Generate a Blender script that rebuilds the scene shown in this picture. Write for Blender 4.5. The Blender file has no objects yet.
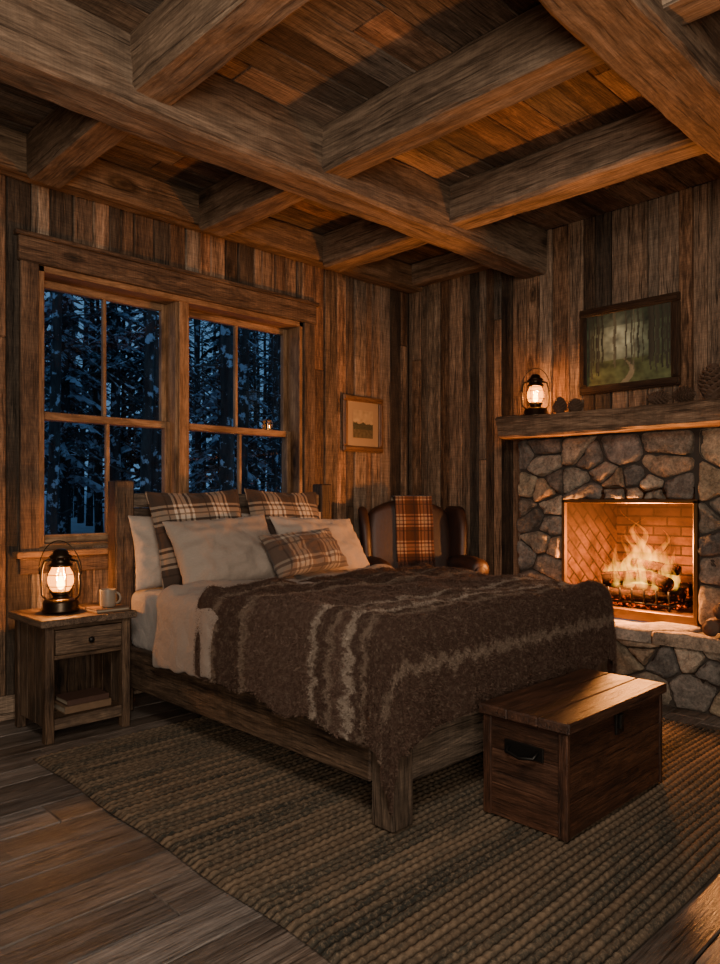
import bpy, math, random
import numpy as np
from mathutils import Vector, Matrix, noise
R = random.Random(11)
def nz(x,y,z,s=1.0): return noise.noise(Vector((x*s,y*s,z*s)))
col = bpy.context.scene.collection

# ------------------------------------------------------------ materials
class M:
    def __init__(s,name):
        s.m=bpy.data.materials.new(name); s.m.use_nodes=True
        s.t=s.m.node_tree; s.t.nodes.clear()
        s.out=s.t.nodes.new('ShaderNodeOutputMaterial')
    def n(s,typ,ins=None,**pr):
        nd=s.t.nodes.new(typ)
        for k,v in pr.items(): setattr(nd,k,v)
        if ins:
            for k,v in ins.items():
                i=nd.inputs[k]
                if isinstance(v,bpy.types.NodeSocket): s.t.links.new(v,i)
                else: i.default_value=v
        return nd
    def attr(s,name): return s.n('ShaderNodeAttribute',attribute_name=name)
    def math(s,op,a,b=0.0,c=0.0,clamp=False): return s.n('ShaderNodeMath',{0:a,1:b,2:c},operation=op,use_clamp=clamp).outputs[0]
    def vm(s,op,a,b=(0,0,0)): return s.n('ShaderNodeVectorMath',{0:a,1:b},operation=op).outputs[0]
    def noise(s,vec,scale=1,detail=4,rough=.55,dist=0): return s.n('ShaderNodeTexNoise',{'Vector':vec,'Scale':scale,'Detail':detail,'Roughness':rough,'Distortion':dist}).outputs['Fac']
    def ramp(s,fac,stops,interp='LINEAR'):
        nd=s.n('ShaderNodeValToRGB',{'Fac':fac}); cr=nd.color_ramp; cr.interpolation=interp
        while len(cr.elements)<len(stops): cr.elements.new(0.5)
        for e,(p,c) in zip(cr.elements,stops):
            e.position=p; e.color=(*c,1) if len(c)==3 else c
        return nd.outputs['Color']
    def mix(s,f,a,b,bt='MIX'):
        nd=s.n('ShaderNodeMix',data_type='RGBA',blend_type=bt)
        for i,v in ((0,f),(6,a),(7,b)):
            if isinstance(v,bpy.types.NodeSocket): s.t.links.new(v,nd.inputs[i])
            else: nd.inputs[i].default_value = v if not isinstance(v,tuple) or len(v)==4 else (*v,1)
        return nd.outputs[2]
    def bump(s,h,st=.3,d=.01): return s.n('ShaderNodeBump',{'Height':h,'Strength':st,'Distance':d}).outputs['Normal']
    def pbr(s,**k):
        p=s.n('ShaderNodeBsdfPrincipled')
        for kk,v in k.items():
            kk=kk.replace('_',' ')
            i=p.inputs[kk]
            if isinstance(v,bpy.types.NodeSocket): s.t.links.new(v,i)
            elif isinstance(v,tuple) and len(v)==3 and i.type=='RGBA': i.default_value=(*v,1)
            else: i.default_value=v
        s.t.links.new(p.outputs[0],s.out.inputs['Surface']); return s.m

def wood(name,dark,mid,light,rough=.75,gray=(.16,.13,.10),grayamt=.5,lo=.55,hi=1.25,bump=.5,cross=22,long=1.5,crack=.7,spec=.3,ruddy=.0,warp=.022,knot=.75,dirt=.3):
    s=M(name); g=s.attr('gc').outputs['Vector']; r=s.attr('rnd').outputs['Vector']
    off=s.vm('MULTIPLY',r,(31,47,53))
    wz=s.n('ShaderNodeTexNoise',{'Vector':s.vm('ADD',s.vm('MULTIPLY',g,(3.5,9,9)),off),'Scale':1.0,'Detail':2.0}).outputs['Color']
    gw=s.vm('ADD',g,s.vm('MULTIPLY',s.vm('SUBTRACT',wz,(.5,.5,.5)),(.0,warp,warp)))
    a=s.noise(s.vm('ADD',s.vm('MULTIPLY',gw,(long,cross,cross)),off),1,6,.7,.5)
    b=s.noise(s.vm('ADD',s.vm('MULTIPLY',gw,(long*6,cross*7,cross*7)),off),1,4,.7,.2)
    ck=s.noise(s.vm('ADD',s.vm('MULTIPLY',gw,(long*1.6,cross*4,cross*4)),s.vm('MULTIPLY',off,(1.7,1.3,1.9))),1,3,.6,.2)
    c=s.noise(s.vm('ADD',s.vm('MULTIPLY',g,(4,9,9)),off),1,7,.75,.6)
    vo=s.n('ShaderNodeTexVoronoi',{'Vector':s.vm('ADD',s.vm('MULTIPLY',gw,(3.2,8,8)),off),'Scale':knot}).outputs['Distance']
    kn=s.ramp(vo,[(0.04,(0.06,0.045,0.03)),(.09,(.55,.5,.42)),(.12,(.30,.26,.2)),(.20,(1,1,1))])
    h=s.math('ADD',s.math('MULTIPLY',a,.5),s.math('MULTIPLY',b,.5))
    cc=s.ramp(h,[(.37,dark),(.5,mid),(.62,light)])
    cc=s.mix(s.ramp(c,[(.38,(.85,.85,.85)),(.55,(0,0,0))]),cc,s.mix(.78,cc,dark))
    cc=s.mix(1.0,cc,kn,'MULTIPLY')
    sp=s.n('ShaderNodeSeparateXYZ',{0:r})
    gm=s.math('MULTIPLY',s.math('MULTIPLY',sp.outputs[1],s.math('ADD',c,.35)),grayamt)
    cc=s.mix(gm,cc,s.mix(s.ramp(h,[(.38,(0,0,0)),(.62,(1,1,1))]),tuple(x*.25 for x in gray),tuple(x*1.8 for x in gray)))
    if ruddy: cc=s.mix(s.math('MULTIPLY',sp.outputs[2],ruddy),cc,s.mix(1.0,cc,(1.25,.85,.6),'MULTIPLY'))
    sw=s.noise(s.vm('ADD',s.vm('MULTIPLY',g,(130,5,5)),off),1,3,.6,.3)
    cc=s.mix(dirt,cc,s.mix(1.0,cc,s.ramp(sw,[(.4,(.6,.6,.6)),(.6,(1.25,1.25,1.25))]),'MULTIPLY'))
    crk=s.ramp(ck,[(.33,(1,1,1)),(.40,(0,0,0))])
    cc=s.mix(s.math('MULTIPLY',crk,crack),cc,tuple(x*.35 for x in dark))
    br=s.math('ADD',s.math('MULTIPLY',sp.outputs[0],hi-lo),lo)
    cb=s.n('ShaderNodeCombineXYZ',{0:br,1:br,2:br}).outputs[0]
    cc=s.mix(1.0,cc,cb,'MULTIPLY')
    hh=s.math('ADD',s.math('SUBTRACT',h,s.math('MULTIPLY',crk,.6*crack)),s.math('MULTIPLY',sw,.5*dirt))
    rr=s.math('ADD',s.math('MULTIPLY',h,.3),rough-.15)
    return s.pbr(Base_Color=cc,Roughness=rr,Normal=s.bump(hh,bump,.009),Specular_IOR_Level=spec)

wall_wood=wood('reclaimed_barn_wood',(.034,.020,.012),(.18,.110,.063),(.44,.295,.185),rough=.8,grayamt=1.2,lo=.22,hi=1.35,bump=1.0,gray=(.20,.16,.12),ruddy=.7,dirt=.35)
beam_wood=wood('hewn_beam_wood',(.085,.052,.031),(.21,.135,.083),(.37,.25,.158),rough=.8,grayamt=.5,lo=.8,hi=1.05,bump=1.0,cross=15,long=1.1,crack=.6,gray=(.20,.155,.115),knot=.45,dirt=.15)
ceil_wood=wood('ceiling_board_wood',(.04,.024,.014),(.18,.11,.065),(.38,.255,.16),rough=.75,grayamt=1.0,lo=.35,hi=1.25,bump=.8,gray=(.20,.16,.125),ruddy=.4)
floor_wood=wood('floor_board_wood',(.032,.022,.016),(.13,.092,.067),(.25,.185,.14),rough=.36,grayamt=1.0,lo=.5,hi=1.15,bump=.6,gray=(.16,.14,.125),spec=.5,warp=.012,dirt=.15,knot=.5)
trim_wood=wood('window_trim_wood',(.10,.05,.022),(.28,.15,.07),(.42,.25,.13),rough=.6,grayamt=.1,lo=.8,hi=1.1,bump=.3,crack=.2,dirt=.1,knot=.3)
bed_wood=wood('rustic_bed_wood',(.02,.011,.006),(.085,.050,.029),(.19,.115,.068),rough=.65,grayamt=.5,lo=.65,hi=1.1,bump=.8)
stand_wood=wood('nightstand_wood',(.025,.013,.007),(.095,.053,.029),(.20,.12,.067),rough=.55,grayamt=.3,lo=.7,hi=1.05,bump=.7,dirt=.1)
chest_wood=wood('chest_wood',(.014,.006,.003),(.060,.023,.011),(.12,.050,.024),rough=.5,grayamt=.15,lo=.6,hi=1.1,bump=.7,spec=.4,gray=(.07,.045,.035),dirt=.15)
frame_wood=wood('picture_frame_wood',(.015,.008,.005),(.05,.026,.014),(.09,.05,.028),rough=.4,grayamt=0,lo=.9,hi=1.1,bump=.2,crack=.1,dirt=0,knot=.1)
frame_wood2=wood('small_frame_wood',(.06,.028,.012),(.16,.08,.035),(.24,.13,.06),rough=.4,grayamt=0,lo=.9,hi=1.1,bump=.2,crack=.1,dirt=0,knot=.1)
mantel_wood=wood('mantel_wood',(.05,.028,.015),(.20,.12,.07),(.36,.23,.14),rough=.7,grayamt=.2,lo=.85,hi=1.1,bump=.9,dirt=.2)

def stone_mat(name):
    s=M(name); g=s.n('ShaderNodeTexCoord').outputs['Object']; r=s.attr('rnd').outputs['Color']
    a=s.noise(g,8,8,.75,.5); b=s.noise(g,60,6,.75)
    f=s.math('ADD',s.math('MULTIPLY',a,.6),s.math('MULTIPLY',b,.4))
    v=s.ramp(f,[(.36,(.25,.235,.22)),(.5,(.95,.93,.89)),(.64,(1.95,1.85,1.7))])
    c=s.mix(1.0,r,v,'MULTIPLY')
    return s.pbr(Base_Color=c,Roughness=.85,Normal=s.bump(f,1.0,.024),Specular_IOR_Level=.25)
stone=stone_mat('field_stone')
def simple(name,c,rough=.6,metal=0,bsc=0,bst=.2,var=.0,spec=.5,sheen=0,bd=.005):
    s=M(name); k=dict(Roughness=rough,Metallic=metal,Specular_IOR_Level=spec)
    g=s.n('ShaderNodeTexCoord').outputs['Object']
    cc=c
    if bsc:
        f=s.noise(g,bsc,5,.6); k['Normal']=s.bump(f,bst,bd)
    if var:
        f2=s.noise(g,(bsc or 10)*.4,5,.6)
        cc=s.mix(f2,tuple(x*(1-var) for x in c),tuple(x*(1+var) for x in c))
    if sheen: k['Sheen_Weight']=sheen
    return s.pbr(Base_Color=cc,**k)
mortar=simple('mortar',(.040,.031,.024),.95,bsc=60,bst=.6,var=.3)
iron=simple('black_iron',(.02,.018,.016),.45,metal=.8,bsc=40,bst=.15)
brass=simple('aged_brass',(.20,.12,.05),.4,metal=.9,bsc=30,bst=.15,var=.3)
lantern_metal=simple('lantern_metal',(.05,.035,.022),.35,metal=.9,bsc=40,bst=.15,var=.3)
def linen(name,c,sc=420,bst=.25):
    s=M(name); g=s.n('ShaderNodeTexCoord').outputs['Object']
    a=s.noise(g,6,4,.6); b=s.noise(s.vm('MULTIPLY',g,(1,1,.15)),sc,2,.5); b2=s.noise(s.vm('MULTIPLY',g,(.15,.15,1)),sc,2,.5)
    w=s.math('ADD',b,b2); wr=s.noise(g,9,3,.5,.4)
    cc=s.mix(s.math('MULTIPLY',w,.5),tuple(x*.72 for x in c),tuple(x*1.22 for x in c))
    cc=s.mix(a,s.mix(.12,cc,(.0,.0,.0)),cc)
    n1=s.bump(wr,.5,.035)
    nb=s.n('ShaderNodeBump',{'Height':w,'Strength':bst,'Distance':.002,'Normal':n1}).outputs['Normal']
    return s.pbr(Base_Color=cc,Roughness=.9,Normal=nb,Sheen_Weight=.1,Specular_IOR_Level=.2)
lin_beige=linen('linen_beige',(.29,.235,.19))
lin_duvet=linen('linen_duvet',(.27,.215,.175))
lin_white=linen('linen_oat',(.37,.305,.25))
sheet_w=linen('cotton_sheet',(.38,.33,.29))
def plaid(name,n,dark,mid,light,line):
    s=M(name); g=s.attr('gc').outputs['Vector']; sp=s.n('ShaderNodeSeparateXYZ',{0:g})
    def band(x):
        f=s.math('FRACT',s.math('MULTIPLY',x,n))
        return s.ramp(f,[(0,(0,0,0)),(.30,(1,1,1)),(.36,(0,0,0)),(.42,(1,1,1)),(.66,(0,0,0)),(.72,(1,1,1)),(.78,(0,0,0))],'CONSTANT'), s.ramp(f,[(0,(0,0,0)),(.13,(1,1,1)),(.17,(0,0,0)),(.52,(1,1,1)),(.56,(0,0,0))],'CONSTANT')
    a,al=band(sp.outputs[0]); b,bl=band(sp.outputs[1])
    sm=s.math('MULTIPLY',s.math('ADD',a,b),.5)
    c=s.ramp(sm,[(0,dark),(.5,mid),(1,light)])
    c=s.mix(s.math('MULTIPLY',s.math('MAXIMUM',al,bl),.6),c,line)
    o=s.n('ShaderNodeTexCoord').outputs['Object']
    nn=s.noise(o,300,3,.6); wr=s.noise(o,9,3,.5,.4)
    c=s.mix(nn,s.mix(.35,c,(0,0,0)),c)
    n1=s.bump(wr,.4,.03)
    nb=s.n('ShaderNodeBump',{'Height':nn,'Strength':.4,'Distance':.003,'Normal':n1}).outputs['Normal']
    return s.pbr(Base_Color=c,Roughness=.95,Normal=nb,Sheen_Weight=.1,Specular_IOR_Level=.15)
plaid_b=plaid('brown_plaid',4.2,(.060,.040,.030),(.25,.185,.135),(.58,.48,.37),(.03,.02,.015))
plaid_s=plaid('brown_plaid_small',4.0,(.10,.065,.048),(.21,.155,.115),(.40,.33,.25),(.05,.03,.022))
plaid_r=plaid('rust_plaid',5.0,(.05,.022,.014),(.13,.062,.04),(.28,.20,.135),(.02,.015,.012))

# ------------------------------------------------------------ mesh builder
class MB:
    def __init__(s): s.v=[];s.f=[];s.mi=[];s.r=[];s.g=[];s.sm=[]; s.n=0
    def add(s,v,f,mat=0,rnd=None,gc=None,smooth=True):
        v=np.asarray(v,dtype=float).reshape(-1,3); k=len(v)
        if rnd is None: rnd=(R.random(),R.random(),R.random())
        r=np.asarray(rnd,dtype=float)
        if r.ndim==1: r=np.tile(r,(k,1))
        s.v.append(v); s.r.append(r); s.g.append(v.copy() if gc is None else np.asarray(gc,dtype=float).reshape(-1,3))
        n=s.n
        s.f.extend([tuple(i+n for i in q) for q in f]); s.mi.extend([mat]*len(f)); s.sm.extend([smooth]*len(f)); s.n+=k
    def build(s,name,mats,parent=None,T=None,origin=None):
        v=np.concatenate(s.v)
        if T is not None:
            T=np.array(T); v=v@T[:3,:3].T+T[:3,3]
        if origin is None:
            lo=v.min(0);hi=v.max(0); origin=np.array([(lo[0]+hi[0])/2,(lo[1]+hi[1])/2,lo[2]])
        origin=np.array(origin,dtype=float)
        me=bpy.data.meshes.new(name)
        me.from_pydata([tuple(x) for x in (v-origin)],[],s.f); 
        if not isinstance(mats,(list,tuple)): mats=[mats]
        for m in mats: me.materials.append(m)
        me.polygons.foreach_set('material_index',s.mi); me.polygons.foreach_set('use_smooth',s.sm)
        a=me.attributes.new('rnd','FLOAT_VECTOR','POINT'); a.data.foreach_set('vector',np.concatenate(s.r).ravel())
        a=me.attributes.new('gc','FLOAT_VECTOR','POINT'); a.data.foreach_set('vector',np.concatenate(s.g).ravel())
        me.update()
        o=bpy.data.objects.new(name,me); col.objects.link(o); o.location=origin
        if parent is not None:
            o.parent=parent; o.matrix_parent_inverse=Matrix.Translation(-Vector(parent.location))
        return o
def empty(name,loc):
    e=bpy.data.objects.new(name,None); e.location=loc; e.empty_display_size=.1; col.objects.link(e); return e
def _topo():
    sg=[((c&1)*2-1,((c>>1)&1)*2-1,((c>>2)&1)*2-1) for c in range(8)]
    V=[]
    for c in range(8):
        for a in range(3):
            V.append([sg[c][k]*(1.0 if k==a else .8) for k in range(3)])
    V=np.array(V); F=[]
    def o(q):
        p=V[list(q)]; n=np.cross(p[1]-p[0],p[2]-p[0]); return tuple(q) if n@p.mean(0)>0 else tuple(q[::-1])
    for a in range(3):
        b,c_=[k for k in range(3) if k!=a]
        for s_ in (0,1):
            q=[]
            for (i,j) in ((0,0),(1,0),(1,1),(0,1)):
                q.append(((s_<<a)|(i<<b)|(j<<c_))*3+a)
            F.append(o(q))
    for e in range(3):
        a,b=[k for k in range(3) if k!=e]
        for i in (0,1):
            for j in (0,1):
                c0=(i<<a)|(j<<b); c1=c0|(1<<e)
                F.append(o([c0*3+a,c1*3+a,c1*3+b,c0*3+b]))
    for c in range(8): F.append(o([c*3,c*3+1,c*3+2]))
    return sg,F
SG,TF=_topo()
def box(mb,x0,x1,y0,y1,z0,z1,b=.004,mat=0,rnd=None,T=None):
    c=np.array([(x0+x1)/2,(y0+y1)/2,(z0+z1)/2]); h=np.array([(x1-x0)/2,(y1-y0)/2,(z1-z0)/2])
    b=min(b,h.min()*.49); V=[]
    for k in range(8):
        for a in range(3):
            V.append([SG[k][i]*(h[i] if i==a else h[i]-b) for i in range(3)])
    V=np.array(V); L=int(np.argmax(h)); od=[L]+[k for k in range(3) if k!=L]
    g=(V+c)[:,od]
    V=V+c
    if T is not None:
        T=np.array(T); V=V@T[:3,:3].T+T[:3,3]
    mb.add(V,TF,mat,rnd,g,False)
def beam(mb,x0,x1,y0,y1,z0,z1,amp=.006,mat=0,ch=.018,seg=.09):
    lo=np.array([x0,y0,z0]);hi=np.array([x1,y1,z1]);d=hi-lo;L=int(np.argmax(d));o=[k for k in range(3) if k!=L]
    if L==1: o=o[::-1]
    a,b=o; hw=d[a]/2;hh=d[b]/2; prof=[]
    for sx,sy in ((-1,-1),(1,-1),(1,1),(-1,1)):
        pts=[(sx*hw,sy*(hh-ch)),(sx*(hw-ch),sy*hh)]
        if (sx*sy)>0: prof+=pts
        else: prof+=pts[::-1]
    P=[]
    for i in range(8):
        p,q=np.array(prof[i]),np.array(prof[(i+1)%8]); n=3 if np.linalg.norm(q-p)>ch*2 else 1
        for k in range(n): P.append(p+(q-p)*k/n)
    N=max(2,int(d[L]/seg)); V=[];G=[]; seed=R.random()*50
    c=(lo+hi)/2
    for i in range(N+1):
        t=lo[L]+d[L]*i/N
        for p in P:
            e=1+amp/hw*1.6*nz(t*1.7+seed,p[0]*9,p[1]*9)+amp/hw*.9*nz(t*7+seed,p[0]*20,p[1]*20)
            v=[0,0,0]; v[L]=t; v[a]=c[a]+p[0]*e; v[b]=c[b]+p[1]*e
            V.append(v); G.append((t,p[0],p[1]))
    k=len(P);F=[]
    for i in range(N):
        for j in range(k):
            F.append((i*k+j,i*k+(j+1)%k,(i+1)*k+(j+1)%k,(i+1)*k+j))
    F.append(tuple(range(k))[::-1]);F.append(tuple(N*k+j for j in range(k)))
    mb.add(V,F,mat,None,G,False)
def lathe(mb,prof,c,seg=24,mat=0,smooth=True,rnd=None):
    V=[];F=[]
    for r,z in prof:
        for j in range(seg):
            a=2*math.pi*j/seg; V.append((c[0]+r*math.cos(a),c[1]+r*math.sin(a),c[2]+z))
    for i in range(len(prof)-1):
        for j in range(seg): F.append((i*seg+j,i*seg+(j+1)%seg,(i+1)*seg+(j+1)%seg,(i+1)*seg+j))
    mb.add(V,F,mat,rnd,None,smooth)
def tube(mb,pts,r,seg=8,mat=0,closed=False,cap=True,rnd=None,gcscale=1,smooth=True):
    pts=[Vector(p) for p in pts]; n=len(pts); V=[];G=[];F=[]
    rs=r if isinstance(r,(list,tuple)) else [r]*n
    up=Vector((0,0,1)); L=0
    prev=None
    for i,p in enumerate(pts):
        if closed: t=pts[(i+1)%n]-pts[i-1]
        else: t=pts[min(i+1,n-1)]-pts[max(i-1,0)]
        t.normalize()
        if prev is None:
            u=t.cross(up)
            if u.length<.05: u=t.cross(Vector((1,0,0)))
        else: u=prev-t*prev.dot(t)
        u.normalize(); prev=u; w=t.cross(u)
        if i: L+=(pts[i]-pts[i-1]).length
        for j in range(seg):
            a=2*math.pi*j/seg; q=p+(u*math.cos(a)+w*math.sin(a))*rs[i]; V.append(q[:]); G.append((L,math.cos(a)*rs[i],math.sin(a)*rs[i]))
    m=n if closed else n-1
    for i in range(m):
        for j in range(seg): F.append((i*seg+j,i*seg+(j+1)%seg,((i+1)%n)*seg+(j+1)%seg,((i+1)%n)*seg+j))
    if not closed and cap:
        F.append(tuple(range(seg))[::-1]); F.append(tuple((n-1)*seg+j for j in range(seg)))
    mb.add(V,F,mat,rnd,G,smooth)
def rbox(mb,x0,x1,y0,y1,z0,z1,r,mat=0,fn=None,nmid=6,rnd=None):
    c=np.array([(x0+x1)/2,(y0+y1)/2,(z0+z1)/2]); h=np.array([(x1-x0)/2,(y1-y0)/2,(z1-z0)/2]); r=min(r,h.min()*.999)
    tk=[]
    for k in range(3):
        a=[-h[k],-h[k]+.3*r,-h[k]+.65*r]; m=list(np.linspace(-h[k]+r,h[k]-r,nmid)); tk.append(np.array(a+m+[-x for x in a[::-1]]))
    V=[];F=[];idx={}
    n=len(tk[0])
    def vid(i,j,k):
        q=(i,j,k)
        if q not in idx:
            p=np.array([tk[0][i],tk[1][j],tk[2][k]]); inn=np.clip(p,-(h-r),h-r); d=p-inn; l=np.linalg.norm(d)
            if l>1e-9: p=inn+d/l*r
            idx[q]=len(V); V.append(p+c)
        return idx[q]
    for ax in range(3):
        for s_ in (0,n-1):
            for i in range(n-1):
                for j in range(n-1):
                    q=[]
                    for (a,b) in ((i,j),(i+1,j),(i+1,j+1),(i,j+1)):
                        t=[a,b]; t.insert(ax,s_); q.append(vid(*t))
                    flip=(s_==0)^(ax==1)
                    F.append(tuple(q[::-1]) if flip else tuple(q))
    V=np.array(V)
    if fn: V=np.array([fn(*p) for p in V])
    mb.add(V,F,mat,rnd,None,True)

# ------------------------------------------------------------ room shell
WY=4.10; FX=4.58; CZ=3.10; X0=-1.9; Y0=-1.9
ox0,ox1,oz0,oz1=1.525,3.42,.91,2.47
fy0,fy1,fz0,fz1=1.695,2.54,.47,1.15   # firebox opening
mb=MB(); y=Y0
box(mb,X0-.2,FX+.2,Y0-.2,WY+.2,-.2,-.03,0,0,(0,0,0))
while y<WY:
    w=R.choice([.13,.15,.17,.19]); y1=min(y+w,WY); x=X0-R.random()*1.5
    while x<FX:
        l=R.uniform(1.4,2.8); xa=max(x,X0); xb=min(x+l,FX)
        if xb-xa>.02: box(mb,xa+.001,xb-.001,y+.002,y1-.002,-.03,R.uniform(-.003,0),.004)
        x+=l
    y=y1
mb.build('floor',floor_wood,origin=(0,0,0))
mb=MB(); y=Y0
box(mb,X0-.2,FX+.2,Y0-.2,WY+.2,CZ+.03,CZ+.2,0,0,(0,0,0))
while y<WY:
    w=R.choice([.14,.17,.2,.22]); y1=min(y+w,WY); x=X0-R.random()*1.5
    while x<FX:
        l=R.uniform(1.2,2.6); xa=max(x,X0); xb=min(x+l,FX)
        if xb-xa>.02: box(mb,xa+.001,xb-.001,y+.002,y1-.002,CZ-R.uniform(0,.008),CZ+.04,.004)
        x+=l
    y=y1
mb.build('ceiling',ceil_wood,origin=(0,0,CZ))
def plankwall(name,axis,a0,a1,face,sgn,hole=None,thick=.2):
    mb=MB()
    def B(a,b,d0,d1,z0,z1,bv,rnd=None):
        lo,hi=sorted((face+sgn*d0,face+sgn*d1))
        if axis=='x': box(mb,a,b,lo,hi,z0,z1,bv,0,rnd)
        else: box(mb,lo,hi,a,b,z0,z1,bv,0,rnd)
    dk=(.0,.0,.0); A0,A1=a0-.19,a1+.19
    if hole:
        h0,h1,k0,k1=hole
        B(A0,h0,.02,thick,0,CZ,0,dk);B(h1,A1,.02,thick,0,CZ,0,dk);B(h0,h1,.02,thick,0,k0,0,dk);B(h0,h1,.02,thick,k1,CZ,0,dk)
    else: B(A0,A1,.02,thick,0,CZ,0,dk)
    a=a0
    while a<a1:
        w=R.choice([.07,.085,.10,.115,.13]); b=min(a+w,a1)
        d=R.uniform(-.006,.008)
        cuts=[0,CZ]
        if R.random()<.35: cuts=[0,R.uniform(.5,2.6),CZ]
        for z0,z1 in zip(cuts[:-1],cuts[1:]):
            segs=[(z0,z1)]
            if hole and b>h0 and a<h1:
                if a<h0-1e-6: B(a,h0,d,.04,z0,z1,.003)
                if b>h1+1e-6: B(h1,b,d,.04,z0,z1,.003)
                aa,bb=max(a,h0),min(b,h1); segs=[]
                if z0<k0: segs.append((z0,min(z1,k0)))
                if z1>k1: segs.append((max(z0,k1),z1))
            else: aa,bb=a,b
            rn=(R.random(),R.random(),R.random())
            for u,v in segs: 
                if v-u>.01 and bb-aa>.004: B(aa+.002,bb-.002,d,.04,u+.0005,v-.0005,.006,rn)
        a=b
    return mb.build(name,wall_wood,origin=(face if axis=='y' else (a0+a1)/2,face if axis=='x' else (a0+a1)/2,0))
plankwall('wall_north','x',X0,FX,WY,1,(ox0,ox1,oz0,oz1))
plankwall('wall_east','y',Y0,WY,FX,1,(fy0-.05,fy1+.05,.3,fz1+.05))
plankwall('wall_west','y',Y0,WY,X0,-1)
plankwall('wall_south','x',X0,FX,Y0,-1)
e=empty('ceiling_beams',(2.5,2.9,2.8))
mb=MB(); beam(mb,X0,FX,2.77,2.99,2.79,CZ); mb.build('main_beam_1',beam_wood,e)
mb=MB(); beam(mb,X0,FX,1.04,1.29,2.79,CZ); mb.build('main_beam_2',beam_wood,e)
mb=MB(); beam(mb,X0,FX,-.55,-.3,2.79,CZ); mb.build('main_beam_3',beam_wood,e)
i=0
for xc in (-.6,.46,1.50,2.54,3.57):
    for (ya,yb) in ((Y0,-.55),(-.3,1.04),(1.29,2.77),(2.99,3.93)):
        i+=1; mb=MB(); beam(mb,xc-.095,xc+.095,ya,yb,2.855,CZ); mb.build('cross_beam_%d'%i,beam_wood,e)
mb=MB(); beam(mb,X0,FX,3.93,WY-.01,2.90,CZ); mb.build('perimeter_beam_north',beam_wood,e)
mb=MB(); beam(mb,4.44,FX-.01,2.99,3.93,2.92,CZ); mb.build('perimeter_beam_east',beam_wood,e)
mb=MB(); box(mb,X0,FX-.03,WY-.03,WY-.008,.0,.13,.004); mb.build('baseboard_north',wall_wood)
mb=MB(); box(mb,FX-.03,FX-.008,2.98,WY-.03,.0,.13,.004); mb.build('baseboard_east',wall_wood)

# ------------------------------------------------------------ window
glass=M('window_glass')
tr=glass.n('ShaderNodeBsdfTransparent',{'Color':(.92,.95,1,1)}); gl=glass.n('ShaderNodeBsdfGlossy',{'Roughness':.02,'Color':(1,1,1,1)})
mx=glass.n('ShaderNodeMixShader',{0:.03,1:tr.outputs[0],2:gl.outputs[0]}); glass.t.links.new(mx.outputs[0],glass.out.inputs[0]); glass=glass.m
e=empty('window_1',((ox0+ox1)/2,WY,oz0))
mb=MB()
box(mb,ox0-.11,ox1+.11,WY-.035,WY-.004,oz1,oz1+.135,.004)
box(mb,ox0-.13,ox1+.13,WY-.05,WY-.004,oz1+.135,oz1+.16,.004)
box(mb,ox0-.10,ox0,WY-.03,WY-.004,oz0-.02,oz1,.004)
box(mb,ox1,ox1+.10,WY-.03,WY-.004,oz0-.02,oz1,.004)
box(mb,ox0-.10,ox1+.10,WY-.028,WY-.004,oz0-.14,oz0-.05,.004)
mb.build('casing',wood('casing_wood',(.03,.016,.009),(.12,.066,.036),(.25,.15,.085),grayamt=.4,lo=.8,hi=1.0,bump=.7),e)
mb=MB()
box(mb,ox0-.13,ox1+.13,WY-.07,WY+.06,oz0-.05,oz0-.015,.005)
j=.035
box(mb,ox0,ox0+j,WY-.01,WY+.2,oz0,oz1,.003);box(mb,ox1-j,ox1,WY-.01,WY+.2,oz0,oz1,.003)
box(mb,ox0,ox1,WY-.01,WY+.2,oz1-j,oz1,.003);box(mb,ox0,ox1,WY-.0,WY+.2,oz0-.015,oz0+.02,.003)
xm=2.44; box(mb,xm-.05,xm+.05,WY+.02,WY+.2,oz0,oz1,.003); box(mb,xm-.035,xm+.035,WY+.0,WY+.03,oz0,oz1,.003)
mb.build('jambs',trim_wood,e)
zm=1.65; gb=MB(); mb=MB()
for (a,b) in ((ox0+j,xm-.05),(xm+.05,ox1-j)):
    for (z0,z1,yy) in ((zm-.02,oz1-j,WY+.13),(oz0+.02,zm+.025,WY+.085)):
        st=.036
        box(mb,a,a+st,yy,yy+.04,z0,z1,.004);box(mb,b-st,b,yy,yy+.04,z0,z1,.004)
        box(mb,a+st,b-st,yy,yy+.04,z0,z0+.045,.004);box(mb,a+st,b-st,yy,yy+.04,z1-.045,z1,.004)
        m_=(a+b)/2; box(mb,m_-.011,m_+.011,yy+.005,yy+.035,z0+.04,z1-.04,.003)
        gb.add([(a+st,yy+.02,z0+.04),(b-st,yy+.02,z0+.04),(b-st,yy+.02,z1-.04),(a+st,yy+.02,z1-.04)],[(0,1,2,3)],smooth=False)
mb.build('sashes',trim_wood,e); gb.build('glass_panes',glass,e)

# ------------------------------------------------------------ outside
RO=random.Random(5); R_keep=R; R=RO
snow=simple('snow',(.40,.46,.55),.8,bsc=3,bst=.8,bd=.2,var=.35)
s=M('snowy_bark'); g=s.n('ShaderNodeTexCoord').outputs['Object']
a=s.noise(s.vm('MULTIPLY',g,(8,8,2)),1,5,.6); c=s.ramp(a,[(.35,(.012,.011,.011)),(.7,(.07,.065,.06))])
sn=s.noise(g,5,4,.6); c=s.mix(s.ramp(sn,[(.56,(0,0,0)),(.62,(.75,.75,.75))]),c,(.6,.68,.8)); bark_s=s.pbr(Base_Color=c,Roughness=.9)
s=M('snowy_needles'); g=s.n('ShaderNodeTexCoord').outputs['Object']; r=s.attr('rnd').outputs['Vector']
sp=s.n('ShaderNodeSeparateXYZ',{0:r}); a=s.noise(g,8,4,.7)
f=s.ramp(s.math('ADD',s.math('MULTIPLY',a,.75),s.math('MULTIPLY',sp.outputs[0],.25)),[(.475,(0,0,0)),(.61,(1,1,1))])
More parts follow.
